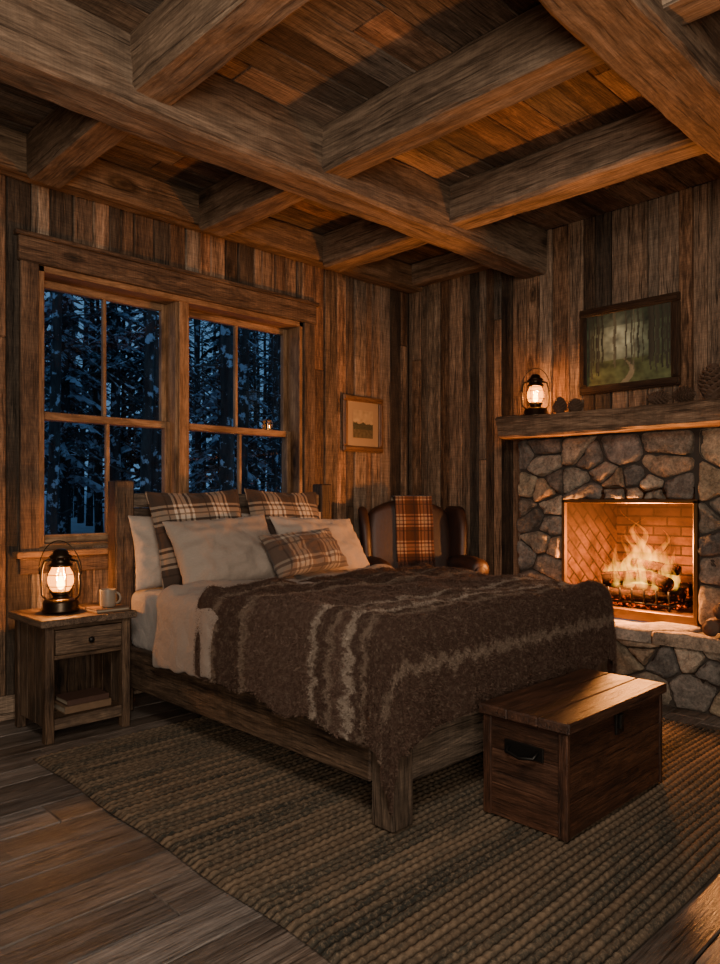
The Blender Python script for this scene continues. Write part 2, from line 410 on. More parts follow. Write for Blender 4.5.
c=s.mix(f,(.012,.026,.026),(.36,.45,.56)); needles=s.pbr(Base_Color=c,Roughness=.9)
mb=MB(); n=60; V=[];F=[]
for i in range(n+1):
    for k in range(n+1):
        x=-10+70*i/n; yy=WY+.25+55*k/n; V.append((x,yy,-.3+.035*(yy-4)+.25*nz(x,yy,0,.35)))
for i in range(n):
    for k in range(n): a=i*(n+1)+k; F.append((a,a+n+1,a+n+2,a+1))
mb.add(V,F); mb.build('snow_ground',snow)
mb=MB()
def conifer(x,y,h,z):
    r=h*.013+.03
    tube(mb,[(x+.1*nz(x,y,t*3),y,z-.3+h*t) for t in np.linspace(0,1,6)],[r*(1-.85*t) for t in np.linspace(0,1,6)],8,0)
    nb=int(h*20)
    st=R.uniform(.08,.4); V=[];F=[];Rn=[]
    for i in range(nb):
        t=st+(1-st)*i/nb; L=(1-t)**.8*h*.105*R.uniform(.6,1.15)+.15; a=R.random()*6.283; dx,dy=math.cos(a),math.sin(a); zz=z+h*t
        w=L*.13; k=len(V); q=R.random(); nseg=9
        for m in range(nseg+1):
            u=m/nseg; ww=(math.sin(math.pi*min(1,u*.9+.1))**.7)*(1.25 if m%2 else .45)
            px=x+dx*L*u; py=y+dy*L*u; pz=zz-L*.42*u*u+R.uniform(-.02,.02)
            V+= [(px-dy*w*ww,py+dx*w*ww,pz-.10*ww*L),(px,py,pz+.02),(px+dy*w*ww,py-dx*w*ww,pz-.10*ww*L)]; Rn+=[(q,0,0)]*3
        for u in range(nseg):
            F+=[(k+u*3,k+u*3+1,k+u*3+4,k+u*3+3),(k+u*3+1,k+u*3+2,k+u*3+5,k+u*3+4)]
    mb.add(V,F,1,Rn,None,False)
def bare(x,y,h,z):
    r=R.uniform(.07,.15); lx=R.uniform(-.04,.04)
    ts=np.linspace(0,1,8); P=[(x+lx*h*t+.12*nz(x,y,t*3),y,z-.3+h*t) for t in ts]
    tube(mb,P,[r*(1-.6*t) for t in ts],9,0)
    for i in range(34):
        t=R.uniform(.08,.9); a=R.random()*6.283; L=R.uniform(.4,1.5); b=Vector((x+lx*h*t,y,z-.3+h*t)); d=Vector((math.cos(a),math.sin(a),R.uniform(-.3,.5)))
        q=[b,b+d*L*.35,b+d*L*.7+Vector((0,0,R.uniform(-.1,.15))),b+d*L+Vector((0,0,R.uniform(-.2,.2)))]
        tube(mb,q,[.022,.016,.01,.004],4,0)
        for w in range(3):
            bb=q[1].lerp(q[3],R.random()); dd=Vector((R.uniform(-1,1),R.uniform(-1,1),R.uniform(-.4,.6)))*.4
            tube(mb,[bb,bb+dd],[.008,.003],3,0)
for i in range(64):
    y=R.uniform(14,48); x=y*R.uniform(.12,1.2); z=-.3+.035*(y-4)
    conifer(x,y,R.uniform(6,13),z)
for i in range(76):
    y=R.uniform(8.5,34); x=y*R.uniform(.15,1.15); z=-.3+.035*(y-4)
    bare(x,y,R.uniform(8,15),z)
mb.build('snowy_forest',[bark_s,needles])
R=R_keep

# ------------------------------------------------------------ fireplace
e=empty('fireplace',(4.4,2.1,0))
SF=4.46
def clip(poly,px,py,nx,ny):
    out=[];n=len(poly)
    for i in range(n):
        a=poly[i];b=poly[(i+1)%n]; da=(a[0]-px)*nx+(a[1]-py)*ny; db=(b[0]-px)*nx+(b[1]-py)*ny
        if da<=0: out.append(a)
        if (da<0<db) or (db<0<da):
            t=da/(da-db); out.append((a[0]+(b[0]-a[0])*t,a[1]+(b[1]-a[1])*t))
    return out
def cells(a0,b0,a1,b1,size,asp=1.35,it=1):
    n=max(1,int((a1-a0)*(b1-b0)/(size*size*asp)))
    P=[(R.uniform(a0,a1),R.uniform(b0,b1)) for _ in range(n)]
    res=[]
    for it_ in range(it+1):
        res=[]
        for i,p in enumerate(P):
            poly=[(a0,b0),(a1,b0),(a1,b1),(a0,b1)]
            for k,q in enumerate(P):
                if k==i: continue
                dx=(q[0]-p[0])/asp/asp; dy=q[1]-p[1]
                poly=clip(poly,(p[0]+q[0])/2,(p[1]+q[1])/2,dx,dy)
                if len(poly)<3: break
            if len(poly)>=3: res.append(poly)
        P=[(sum(v[0] for v in q)/len(q),sum(v[1] for v in q)/len(q)) for q in res]
    return res
tones=[(.27,.23,.185),(.23,.20,.17),(.33,.27,.195),(.17,.155,.14),(.30,.225,.16),(.36,.305,.24),(.14,.13,.12),(.25,.21,.165)]
def stones(mb,polys,fmap,th=.05,gap=.011,flat=False):
    for poly in polys:
        cx=sum(v[0] for v in poly)/len(poly);cy=sum(v[1] for v in poly)/len(poly)
        q=poly
        for it in range(2 if not flat else 1):
            o=[]
            for i in range(len(q)):
                a=q[i];b=q[(i+1)%len(q)]; k=(.11,.2)[it] if not flat else .08
                o+=[(a[0]*(1-k)+b[0]*k,a[1]*(1-k)+b[1]*k),(a[0]*k+b[0]*(1-k),a[1]*k+b[1]*(1-k))]
            q=o
        n=len(q);N=40; per=[]
        L=[math.dist(q[i],q[(i+1)%n]) for i in range(n)];T=sum(L)
        if T<.12: continue
        i=0;acc=0
        for k in range(N):
            t=T*k/N
            while acc+L[i]<t: acc+=L[i];i+=1
            u=(t-acc)/max(L[i],1e-9);a=q[i];b=q[(i+1)%n]; per.append((a[0]+(b[0]-a[0])*u,a[1]+(b[1]-a[1])*u))
        sd=R.random()*90; d0=th*R.uniform(.7,1.25); tl=(R.uniform(-.2,.2),R.uniform(-.2,.2))
        V=[];F=[]
        rings=[(gap,-.02,0),(gap,.45,0),(gap+.004,.75,0),(gap+.013,.92,0),(None,.96,.72),(None,1.0,.48),(None,1.03,.22)]
        for gi,dz,sc in rings:
            for (x,y) in per:
                r=math.hypot(x-cx,y-cy)+1e-9
                if gi is not None: k=max(.2,1-gi/r*(1+.9*nz(x*26,y*26,sd)))
                else: k=sc
                X=cx+(x-cx)*k;Y=cy+(y-cy)*k
                dd=d0*dz
                if dz>.5 and not flat: dd+=.018*nz(X*12,Y*12,sd)+.010*nz(X*34,Y*34,sd)+tl[0]*(X-cx)+tl[1]*(Y-cy)
                elif dz>.5: dd+=.003*nz(X*12,Y*12,sd)
                V.append(fmap(X,Y,dd))
        m=len(rings)
        for i in range(m-1):
            for j in range(N): F.append((i*N+j,i*N+(j+1)%N,(i+1)*N+(j+1)%N,(i+1)*N+j))
        F.append(tuple((m-1)*N+j for j in range(N)))
        t=R.choice(tones); w=R.uniform(.75,1.2); wc=R.uniform(-.015,.02)
        mb.add(V,F,0,(t[0]*w+wc,t[1]*w,t[2]*w-wc*.6))
sy0,sy1=.75,2.93; mtz0,mtz1=1.60,1.74; hz=.42
mb=MB(); fm=lambda a,b,d:(SF-d+.03,a,b)
for rc in ((fy1+.03,hz,sy1,mtz0+.0),(fy0,fz1+.02,fy1+.03,mtz0),(sy0,hz,fy0-.02,mtz0)):
    stones(mb,cells(rc[0],rc[1],rc[2],rc[3],.135),fm,.058,.006)
stones(mb,cells(SF+.02,0.0,FX-.02,mtz0,.13,1.0),lambda a,b,d:(a,sy1-.02+d*.5,b),.05)
ob=mb.build('stone_surround',stone,e)
mb=MB()
box(mb,SF+.006,FX-.008,fy1+.03,sy1-.015,0,mtz0,0);box(mb,SF+.006,FX-.008,sy0,fy0-.02,0,mtz0,0);box(mb,SF+.006,FX-.008,fy0-.02,fy1+.03,fz1+.02,mtz0,0)
hx=4.10
box(mb,hx+.045,SF+.02,sy0+.02,sy1-.02,0,hz-.06,0)
mb.build('mortar_core',mortar,e)
mb=MB(); stones(mb,cells(sy0,0,sy1,hz-.065,.13,1.4),lambda a,b,d:(hx+.06-d,a,b),.05,.006); 
stones(mb,cells(hx+.07,0,SF,hz-.065,.14,1.2),lambda a,b,d:(a,sy1-.03+d,b),.04)
mb.build('hearth_base_stones',stone,e)
mb=MB(); stones(mb,cells(hx-.02,sy0-.02,SF+.03,sy1+.02,.30,.75),lambda a,b,d:(a,b,hz-.065+d),.062,gap=.004,flat=True); mb.build('hearth_slabs',stone,e)
mb=MB(); box(mb,hx+.02,SF,sy0+.02,sy1-.02,hz-.08,hz-.015,.005); mb.build('hearth_bed',mortar,e)
mb=MB(); beam(mb,4.22,FX-.012,sy0-.2,2.95,mtz0,mtz1,.006,ch=.012,seg=.05); mb.build('mantel_shelf',mantel_wood,e)
def brickmat(name,rot):
    s=M(name); g=s.attr('gc').outputs['Vector']
    mp=s.n('ShaderNodeMapping',{'Vector':g,'Rotation':(0,0,rot)}).outputs[0]
    b=s.n('ShaderNodeTexBrick',{'Vector':mp,'Color1':(.065,.028,.012,1),'Color2':(.035,.015,.007,1),'Mortar':(.012,.007,.004,1),'Scale':1.0,'Mortar Size':.006,'Brick Width':.19,'Row Height':.065,'Bias':0.0})
    n_=s.noise(g,9,5,.6); c=s.mix(.85,b.outputs['Color'],s.mix(1.0,b.outputs['Color'],s.ramp(n_,[(.35,(.15,.15,.15)),(.65,(1.3,1.3,1.3))]),'MULTIPLY'))
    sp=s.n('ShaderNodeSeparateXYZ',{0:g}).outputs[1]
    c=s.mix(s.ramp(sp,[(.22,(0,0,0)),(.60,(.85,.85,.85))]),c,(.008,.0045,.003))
    return s.pbr(Base_Color=c,Roughness=.9,Normal=s.bump(s.math('MULTIPLY',b.outputs['Fac'],-1.0),.8,.01),Specular_IOR_Level=.1)
br1=brickmat('firebrick',0);br2=brickmat('firebrick_herringbone',math.radians(45));br3=brickmat('firebrick_herringbone2',math.radians(-45))
bx=4.98; ins=.10
mb=MB()
def quad(p,uv,m): mb.add(p,[(0,1,2,3)],m,None,[(u,v,0) for u,v in uv],False)
D=math.hypot(bx-SF,ins); zb=fz0
quad([(SF,fy0,zb),(SF,fy1,zb),(bx,fy1-ins,zb),(bx,fy0+ins,zb)],[(0,0),(.85,0),(.75,.5),(.1,.5)],0)
quad([(bx,fy0+ins,zb),(bx,fy1-ins,zb),(bx,fy1-ins,fz1+.1),(bx,fy0+ins,fz1+.1)],[(0,0),(.65,0),(.65,.78),(0,.78)],0)
quad([(SF,fy1,zb),(SF,fy1,fz1+.1),(bx,fy1-ins,fz1+.1),(bx,fy1-ins,zb)],[(0,0),(0,.78),(D,.78),(D,0)],1)
quad([(SF,fy0,zb),(bx,fy0+ins,zb),(bx,fy0+ins,fz1+.1),(SF,fy0,fz1+.1)],[(0,0),(D,0),(D,.78),(0,.78)],2)
quad([(SF,fy0,fz1+.1),(bx,fy0+ins,fz1+.1),(bx,fy1-ins,fz1+.1),(SF,fy1,fz1+.1)],[(0,0),(.5,0),(.5,.6),(0,.8)],0)
quad([(SF+.0,fy0,fz1+.0),(SF,fy1,fz1),(SF+.0,fy1,fz1+.1),(SF,fy0,fz1+.1)],[(0,0),(.8,0),(.8,.1),(0,.1)],0)
mb.build('firebox',[br1,br2,br3],e)
mb=MB(); t=.02
box(mb,SF-.03,SF+.05,fy0-.025,fy0,zb-.03,fz1+.02,.003);box(mb,SF-.03,SF+.05,fy1,fy1+.025,zb-.03,fz1+.02,.003)
box(mb,SF-.03,SF+.05,fy0-.025,fy1+.025,fz1,fz1+.025,.003);box(mb,SF-.02,SF+.05,fy0-.025,fy1+.025,hz-.01,zb+.005,.003)
mb.build('firebox_frame',brass,e)

# fire
e=empty('log_fire',(4.7,2.12,zb))
char=M('charred_log'); g=char.attr('gc').outputs['Vector']; o=char.n('ShaderNodeTexCoord').outputs['Object']
n1=char.noise(char.vm('MULTIPLY',g,(6,60,60)),1,5,.65); n2=char.noise(o,22,4,.6)
em=char.ramp(n2,[(.56,(0,0,0)),(.68,(1,.12,.01)),(.82,(1,.30,.03))])
char=char.pbr(Base_Color=char.ramp(n1,[(.35,(.003,.002,.0015)),(.65,(.022,.011,.006))]),Roughness=.95,Normal=char.bump(n1,.9,.01),Specular_IOR_Level=.08,Emission_Color=em,Emission_Strength=1.0)
barkl=simple('bark_log',(.09,.05,.03),.9,bsc=30,bst=1.0,var=.6,bd=.01)
mb=MB()
def log(mb,p,q,r,mat=0,seg=12):
    p=Vector(p);q=Vector(q); n=10; sd=R.random()*40
    pts=[p.lerp(q,k/n)+Vector((0,0,.008*nz(k*.5,sd,0))) for k in range(n+1)]
    tube(mb,pts,[r*(1+.12*nz(k*.7,sd,3)) for k in range(n+1)],seg,mat)
lx=4.70
log(mb,(lx-.05,1.84,zb+.10),(lx-.02,2.36,zb+.10),.047);log(mb,(lx+.12,1.86,zb+.11),(lx+.10,2.38,zb+.11),.05)
log(mb,(lx-.12,1.90,zb+.17),(lx+.12,2.30,zb+.22),.042);log(mb,(lx-.10,2.36,zb+.17),(lx+.10,1.96,zb+.22),.042)
log(mb,(lx-.13,1.98,zb+.08),(lx-.15,2.36,zb+.08),.036);log(mb,(lx-.03,1.88,zb+.25),(lx+.03,2.2,zb+.28),.034)
mb.build('burning_logs',char,e)
mb=MB()
for k in range(7):
    yy=1.87+k*.08; tube(mb,[(lx-.19,yy,zb+.13),(lx-.18,yy,zb+.05),(lx,yy,zb+.045),(lx+.18,yy,zb+.05)],.008,6)
for xx in (lx-.16,lx+.15):
    tube(mb,[(xx,1.84,zb+.038),(xx,2.38,zb+.038)],.008,6)
    for yy in (1.88,2.34): tube(mb,[(xx,yy,zb+.038),(xx,yy,zb)],.008,6)
mb.build('grate',iron,e)
s=M('embers'); o=s.n('ShaderNodeTexCoord').outputs['Object']; n1=s.noise(o,35,5,.7)
embers=s.pbr(Base_Color=(.015,.010,.008),Roughness=1.0,Normal=s.bump(n1,1,.02),Specular_IOR_Level=.1,Emission_Color=s.ramp(n1,[(.5,(0,0,0)),(.6,(1,.10,.008)),(.75,(1,.30,.03))]),Emission_Strength=1.8)
mb=MB()
for k in range(130):
    a=R.uniform(-1,1);b=R.uniform(-1,1)
    if a*a+b*b>1: continue
    c=(lx+.01+a*.17,2.11+b*.28,zb+.0); r=R.uniform(.012,.026)
    V=[(c[0]+r*x*R.uniform(.7,1.2),c[1]+r*y*R.uniform(.7,1.2),c[2]+r+r*z+.01*(1-a*a-b*b)) for x,y,z in ((1,0,0),(0,1,0),(-1,0,0),(0,-1,0),(0,0,1),(0,0,-1))]
    mb.add(V,[(0,1,4),(1,2,4),(2,3,4),(3,0,4),(1,0,5),(2,1,5),(3,2,5),(0,3,5)],0,None,None,False)
mb.build('ember_bed',embers,e)
def flame_mat(name,h,dens):
    s=M(name); o=s.n('ShaderNodeTexCoord').outputs['Object']; z=s.n('ShaderNodeSeparateXYZ',{0:o}).outputs[2]
    t=s.math('DIVIDE',z,h)
    c=s.ramp(t,[(0,(1,.50,.05)),(.45,(1,.42,.025)),(1,(1,.17,.003))])
    n_=s.noise(s.vm('MULTIPLY',o,(14,14,5)),1,3,.6,1.0)
    f=s.ramp(n_,[(.40,(.05,.05,.05)),(.60,(1,1,1))])
    fall=s.ramp(t,[(0,(.25,.25,.25)),(.12,(1,1,1)),(.5,(.75,.75,.75)),(1,(.3,.3,.3))])
    st=s.math('MULTIPLY',s.math('MULTIPLY',f,fall),dens)
    em_=s.n('ShaderNodeEmission',{'Color':c,'Strength':st})
    s.t.links.new(em_.outputs[0],s.out.inputs['Volume']); return s.m
fl=[(4.68,2.12,.46,.070),(4.72,2.03,.40,.062),(4.70,2.20,.40,.064),(4.64,1.95,.29,.050),(4.68,2.29,.30,.052),(4.76,2.10,.42,.068),(4.60,2.08,.28,.044),(4.60,2.17,.25,.040),(4.74,1.93,.27,.045),(4.75,2.25,.35,.055),(4.66,2.36,.20,.034),(4.60,2.26,.20,.034),(4.62,1.88,.17,.03),(4.71,2.155,.54,.048),(4.78,2.0,.34,.05),(4.60,2.0,.20,.036)]
fms={}
for i,(x,y,h,w) in enumerate(fl):
    mb=MB(); N=22;S=14;V=[];F=[]; sd=R.random()*30; tw=R.uniform(-1,1)
    for k in range(N+1):
        t=k/N; r=w*(math.sin(math.pi*min(1,(t*.92+.08))**.62)*(1-t*.45)); r=max(r,.001)*(1+.3*nz(t*5,sd,9))
        cx=.06*h/.3*nz(t*2.6,sd,0)*t; cy=.12*h/.3*nz(t*2.8,sd,5)*t+.03*tw*t*t
        for j_ in range(S):
            a=2*math.pi*j_/S; rr=r*(1+.45*nz(math.cos(a)*1.4,math.sin(a)*1.4,t*4+sd))
            V.append((x+cx+rr*.6*math.cos(a),y+cy+rr*math.sin(a),zb+.12+h*t))
    for k in range(N):
        for j_ in range(S): F.append((k*S+j_,k*S+(j_+1)%S,(k+1)*S+(j_+1)%S,(k+1)*S+j_))
    F.append(tuple(range(S))[::-1]);F.append(tuple(N*S+j_ for j_ in range(S)))
    mb.add(V,F); hk=round(h,1)
    if hk not in fms: fms[hk]=flame_mat('flame_%d'%int(hk*10),max(hk,.12),84)
    mb.build('flame_%d'%(i+1),fms[hk],e,origin=(x,y,zb+.12))
def plight(name,loc,w,c,r=.05,parent=None):
    l=bpy.data.lights.new(name,'POINT'); l.energy=w;l.color=c;l.shadow_soft_size=r
    o=bpy.data.objects.new(name,l);o.location=loc;col.objects.link(o)
    if parent: o.parent=parent;o.matrix_parent_inverse=Matrix.Translation(-Vector(parent.location))
    return o
plight('fire_glow_1',(4.50,2.12,zb+.40),215,(1,.35,.08),.10,e)
plight('fire_glow_2',(4.72,2.1,zb+.40),14,(1,.30,.05),.08,e)

# ------------------------------------------------------------ lantern
s=M('glowing_lantern_glass'); tr=s.n('ShaderNodeBsdfTransparent',{'Color':(1,.93,.82,1)}); gl=s.n('ShaderNodeBsdfGlossy',{'Roughness':.05,'Color':(1,.9,.75,1)})
em_=s.n('ShaderNodeEmission',{'Color':(1,.30,.03,1),'Strength':2.6}); mx=s.n('ShaderNodeMixShader',{0:.08,1:tr.outputs[0],2:gl.outputs[0]}); ad=s.n('ShaderNodeAddShader',{0:mx.outputs[0],1:em_.outputs[0]})  # emission put into the globe glass to enlarge the lantern's glow
s.t.links.new(ad.outputs[0],s.out.inputs[0]); lglass=s.m
s=M('lantern_flame'); em_=s.n('ShaderNodeEmission',{'Color':(1,.48,.10,1),'Strength':30.0}); s.t.links.new(em_.outputs[0],s.out.inputs[0]); lflame=s.m
def lantern(name,x,y,z,sc,watt,rot=0):
    e=empty(name,(x,y,z)); c=(0,0,0)
    T=Matrix.Translation((x,y,z))@Matrix.Rotation(rot,4,'Z')@Matrix.Scale(sc,4)
    mb=MB()
    lathe(mb,[(0,0),(.088,0),(.092,.008),(.092,.014),(.086,.02),(.088,.05),(.080,.062),(.055,.070),(.042,.074),(.040,.088),(.046,.09),(.046,.098),(.030,.10),(.012,.102),(.012,.115),(0,.116)],c,32)
    lathe(mb,[(.050,.098),(.054,.1),(.054,.106),(.050,.108)],c,24)
    lathe(mb,[(.044,.232),(.058,.236),(.060,.242),(.056,.25),(.046,.256),(.044,.275),(.056,.282),(.058,.288),(.040,.300),(.034,.318),(.022,.326),(0,.328)],c,28)
    for k in range(8):
        a=k*math.pi/4; tube(mb,[(.045*math.cos(a),.045*math.sin(a),.256),(.050*math.cos(a),.050*math.sin(a),.284)],.003,5)
    for sx in (-1,1):
        tube(mb,[(sx*.075,0,.06),(sx*.098,0,.085),(sx*.102,0,.15),(sx*.098,0,.22),(sx*.085,0,.262),(sx*.05,0,.272)],.0065,8)
        tube(mb,[(sx*.098,0,.2),(sx*.112,0,.2)],.008,8)
    for zz,rr in ((.135,.068),(.195,.068)):
        tube(mb,[(rr*math.cos(a),rr*math.sin(a),zz) for a in np.linspace(0,2*math.pi,25)[:-1]],.0022,5,closed=True)
    for k in range(4):
        a=k*math.pi/2+math.pi/4; tube(mb,[(.052*math.cos(a),.052*math.sin(a),.106),(.068*math.cos(a),.068*math.sin(a),.135),(.070*math.cos(a),.070*math.sin(a),.165),(.068*math.cos(a),.068*math.sin(a),.195),(.056*math.cos(a),.056*math.sin(a),.236)],.0022,5)
    tube(mb,[(.112*math.cos(a),-.02*math.sin(a),.2+.17*math.sin(a)) for a in np.linspace(0,math.pi,20)],.003,6)
    mb.build('metal_body',lantern_metal,e,T)
    mb=MB(); lathe(mb,[(.038,.106),(.052,.122),(.062,.148),(.064,.172),(.058,.2),(.046,.222),(.042,.234)],c,28); mb.build('glass_globe',lglass,e,T)
    mb=MB(); lathe(mb,[(.001,.112),(.014,.122),(.020,.138),(.018,.155),(.011,.175),(.004,.195),(.0005,.205)],c,14); mb.build('wick_flame',lflame,e,T)
    plight('lantern_glow',(x,y,z+.155*sc),watt,(1,.38,.085),.022*sc,e)
lantern('oil_lantern',1.50,3.72,.605,.98,74,math.radians(-45))
lantern('oil_lantern.001',4.37,2.73,1.743,.90,52,math.radians(-45))

# ------------------------------------------------------------ pictures
def painting_cols(kind,w,h):
    C=np.zeros((h+1,w+1,3)); rr=random.Random(5)
    for j in range(h+1):
        for i in range(w+1):
            u=i/w;v=j/h
            if kind==0:
                mist=math.exp(-((u-.42)/.24)**2-((v-.62)/.28)**2)
                c=np.array((.06,.085,.04))*(1-mist)+np.array((.48,.52,.36))*mist
                n_=nz(u*9,v*9,1)+.5*nz(u*22,v*22,2)
                c=c*(1+.65*n_)
                if v<.34:
                    g_=np.array((.10,.12,.045))*(1+.8*n_); p=abs(u-.45-.10*math.sin(v*9))
                    wd=.01+.12*(.34-v)
                    if p<wd: g_=np.array((.26,.22,.13))*(1+.4*n_)
                    c=g_
                if v>.8: c=c*.6
            else:
                c=np.array((.34,.25,.14))*(1+.3*nz(u*7,v*7,9)) if v>.5 else np.array((.08,.065,.035))*(1+.5*nz(u*10,v*10,9))
                hl=.52+.13*nz(u*5,3,4)+.10*abs(nz(u*24,1,4))
                if .3<v<hl: c=np.array((.04,.042,.024))*(1+.6*nz(u*20,v*20,2))
            C[j,i]=np.clip(c,.003,1)
    if kind==0:
        for k in range(30):
            u0=rr.random(); d=abs(u0-.42); wd=rr.uniform(.005,.012)+.02*max(0,d-.2)*rr.random(); base=rr.uniform(.12,.34)+(.1 if d<.15 else 0)
            base=min(base,.36); cc=np.array((.04,.036,.022))*rr.uniform(.6,1.6)
            if d<.18: cc=cc*2.4
            for j in range(int(base*h),h+1):
                for i in range(w+1):
                    if abs(i/w-u0-.006*math.sin(j*.2))<wd: C[j,i]=cc*(1+.4*nz(i,j,0))
    return C
def picture(name,kind,fmap,w,h,fw,mat,matw=0):
    e=empty(name,fmap(0,0,0)); mb=MB()
    for (a,b,c_,d_) in ((-w/2,w/2,h/2-fw,h/2),(-w/2,w/2,-h/2,-h/2+fw),(-w/2,-w/2+fw,-h/2+fw,h/2-fw),(w/2-fw,w/2,-h/2+fw,h/2-fw)):
        for (ins_,d0,d1) in ((0,0,.022),(fw*.22,.022,.032)):
            a1,b1,c1,d1_=a+ins_,b-ins_,c_+ins_,d_-ins_
            tmp=MB(); box(tmp,a1,b1,c1,d1_,d0,d1,.005)
            v=tmp.v[0]; mb.add([fmap(*p) for p in v],TF,0,(.5,.5,.5),tmp.g[0],False)
    mb.build('frame',mat,e)
    iw,ih=w/2-fw+.004,h/2-fw+.004
    s=M(name+'_paint'); c=s.attr('rnd').outputs['Color']; o=s.n('ShaderNodeTexCoord').outputs['Object']; pm=s.pbr(Base_Color=c,Roughness=.55,Normal=s.bump(s.noise(o,120,3,.6),.3,.003))
    if matw:
        mb=MB(); mb.add([fmap(-iw,-ih,.006),fmap(iw,-ih,.006),fmap(iw,ih,.006),fmap(-iw,ih,.006)],[(0,1,2,3)],0,(.30,.21,.12),None,False); mb.build('mat_board',pm,e)
        iw-=matw;ih-=matw
    W,H=110,90; C=painting_cols(kind,W,H)
    V=[fmap(-iw+2*iw*i/W,-ih+2*ih*j/H,.010) for j in range(H+1) for i in range(W+1)]
    F=[(j*(W+1)+i,j*(W+1)+i+1,(j+1)*(W+1)+i+1,(j+1)*(W+1)+i) for j in range(H) for i in range(W)]
    mb=MB(); mb.add(V,F,0,C.reshape(-1,3)); mb.build('canvas',pm,e)
picture('landscape_painting',0,lambda u,v,d:(FX-.010-d,2.16-u,2.175+v),.68,.58,.055,frame_wood)
picture('framed_print',1,lambda u,v,d:(4.03+u,WY-.010-d,1.765+v),.44,.44,.045,frame_wood2,.07)

# ------------------------------------------------------------ pine cones
conem=simple('pinecone_brown',(.085,.045,.025),.8,bsc=60,bst=.3,var=.4)
def cone(name,x,y,z,L,r,lie=False,rot=0):
    mb=MB(); n=90
    lathe(mb,[(0,0)]+[(r*.6*math.sin(math.pi*(t*.9+.08))**.8,L*t) for t in np.linspace(0.02,1,10)]+[(0,L)],(0,0,0),12)
    for i in range(n):
        t=(i+.5)/n; a=i*2.39996; rr=r*.95*math.sin(math.pi*(t*.88+.1))**.75; zz=L*t; s_=r*.33*(1-.4*t)
        ca,sa=math.cos(a),math.sin(a); P=[]
        for (o,w,up) in ((.35,.5,-.1),(.9,1.0,.2),(1.15,.25,.5)):
            for sg in (-1,1): P.append((ca*rr*o-sa*s_*w*sg,sa*rr*o+ca*s_*w*sg,zz+up*s_*1.4))
        for (o,w,up) in ((.35,.5,-.5),(.9,1.0,-.25),(1.15,.25,.3)):
            for sg in (-1,1): P.append((ca*rr*o-sa*s_*w*sg,sa*rr*o+ca*s_*w*sg,zz+up*s_*1.4))
        mb.add(P,[(0,1,3,2),(2,3,5,4),(7,6,8,9),(9,8,10,11),(4,5,11,10),(0,2,8,6),(2,4,10,8),(1,7,9,3),(3,9,11,5)],0,None,None,False)
    T=Matrix.Translation((x,y,z))@Matrix.Rotation(rot,4,'Z')
    if lie: T=T@Matrix.Translation((0,0,r*.95))@Matrix.Rotation(math.radians(90),4,'X')@Matrix.Translation((0,0,-L/2))
    mb.build(name,conem,None,T)
mz=mtz1+.004
cone('pine_cone',4.33,2.52,mz,.11,.047); cone('pine_cone.001',4.34,2.41,mz,.09,.050); cone('pine_cone.002',4.33,1.85,mz,.13,.042,True,.5); cone('pine_cone.003',4.32,1.54,mz,.20,.078)
cone('pine_cone.004',4.32,1.70,mz,.13,.048,True,-.3)

mb=MB()
for (yy,zz,r) in ((1.28,.47,.048),(1.39,.475,.052),(1.50,.465,.045),(1.33,.56,.045),(1.44,.56,.046),(1.385,.645,.045)):
    log(mb,(4.16,yy,zz+.005),(4.42,yy+.01,zz+.005),r,0)
mb.build('firewood_stack',barkl)
mb=MB()
for (yy,zz,r) in ((2.70,.465,.042),(2.80,.465,.042),(2.75,.54,.042)):
    log(mb,(4.16,yy,zz+.004),(4.40,yy+.01,zz+.004),r,0)
mb.build('firewood_stack.001',barkl)

# ------------------------------------------------------------ bed
e=empty('bed',(2.6,2.8,0))
bx0,bx1,by0,by1=1.825,3.41,1.715,3.86
mb=MB()
box(mb,bx0-.01,bx0+.10,by1-.10,by1,0,1.28,.008);box(mb,bx1-.10,bx1,by1-.10,by1,0,1.28,.008)
box(mb,bx0+.10,bx1-.10,by1-.08,by1-.02,1.13,1.21,.006)
for k in range(5): box(mb,bx0+.10,bx1-.10,by1-.07,by1-.03,.30+k*.166,.30+(k+1)*.166-.002,.005)
mb.build('headboard',bed_wood,e)
mb=MB()
box(mb,bx0+.015,bx0+.125,by0,by0+.11,.018,.40,.008);box(mb,bx1-.115,bx1-.005,by0,by0+.11,.018,.40,.008)
box(mb,bx0+.01,bx0+.06,by0+.11,by1-.10,.17,.38,.006);box(mb,bx1-.06,bx1-.01,by0+.11,by1-.10,.17,.38,.006)
box(mb,bx0+.125,bx1-.115,by0+.01,by0+.06,.17,.38,.006)
for k in range(9): box(mb,bx0+.06,bx1-.06,by0+.2+k*.21,by0+.3+k*.21,.32,.345,.003)
mb.build('bed_frame',bed_wood,e)
mb=MB(); rbox(mb,bx0+.065,bx1-.065,by0+.065,by1-.085,.345,.68,.06); mb.build('mattress',sheet_w,e)
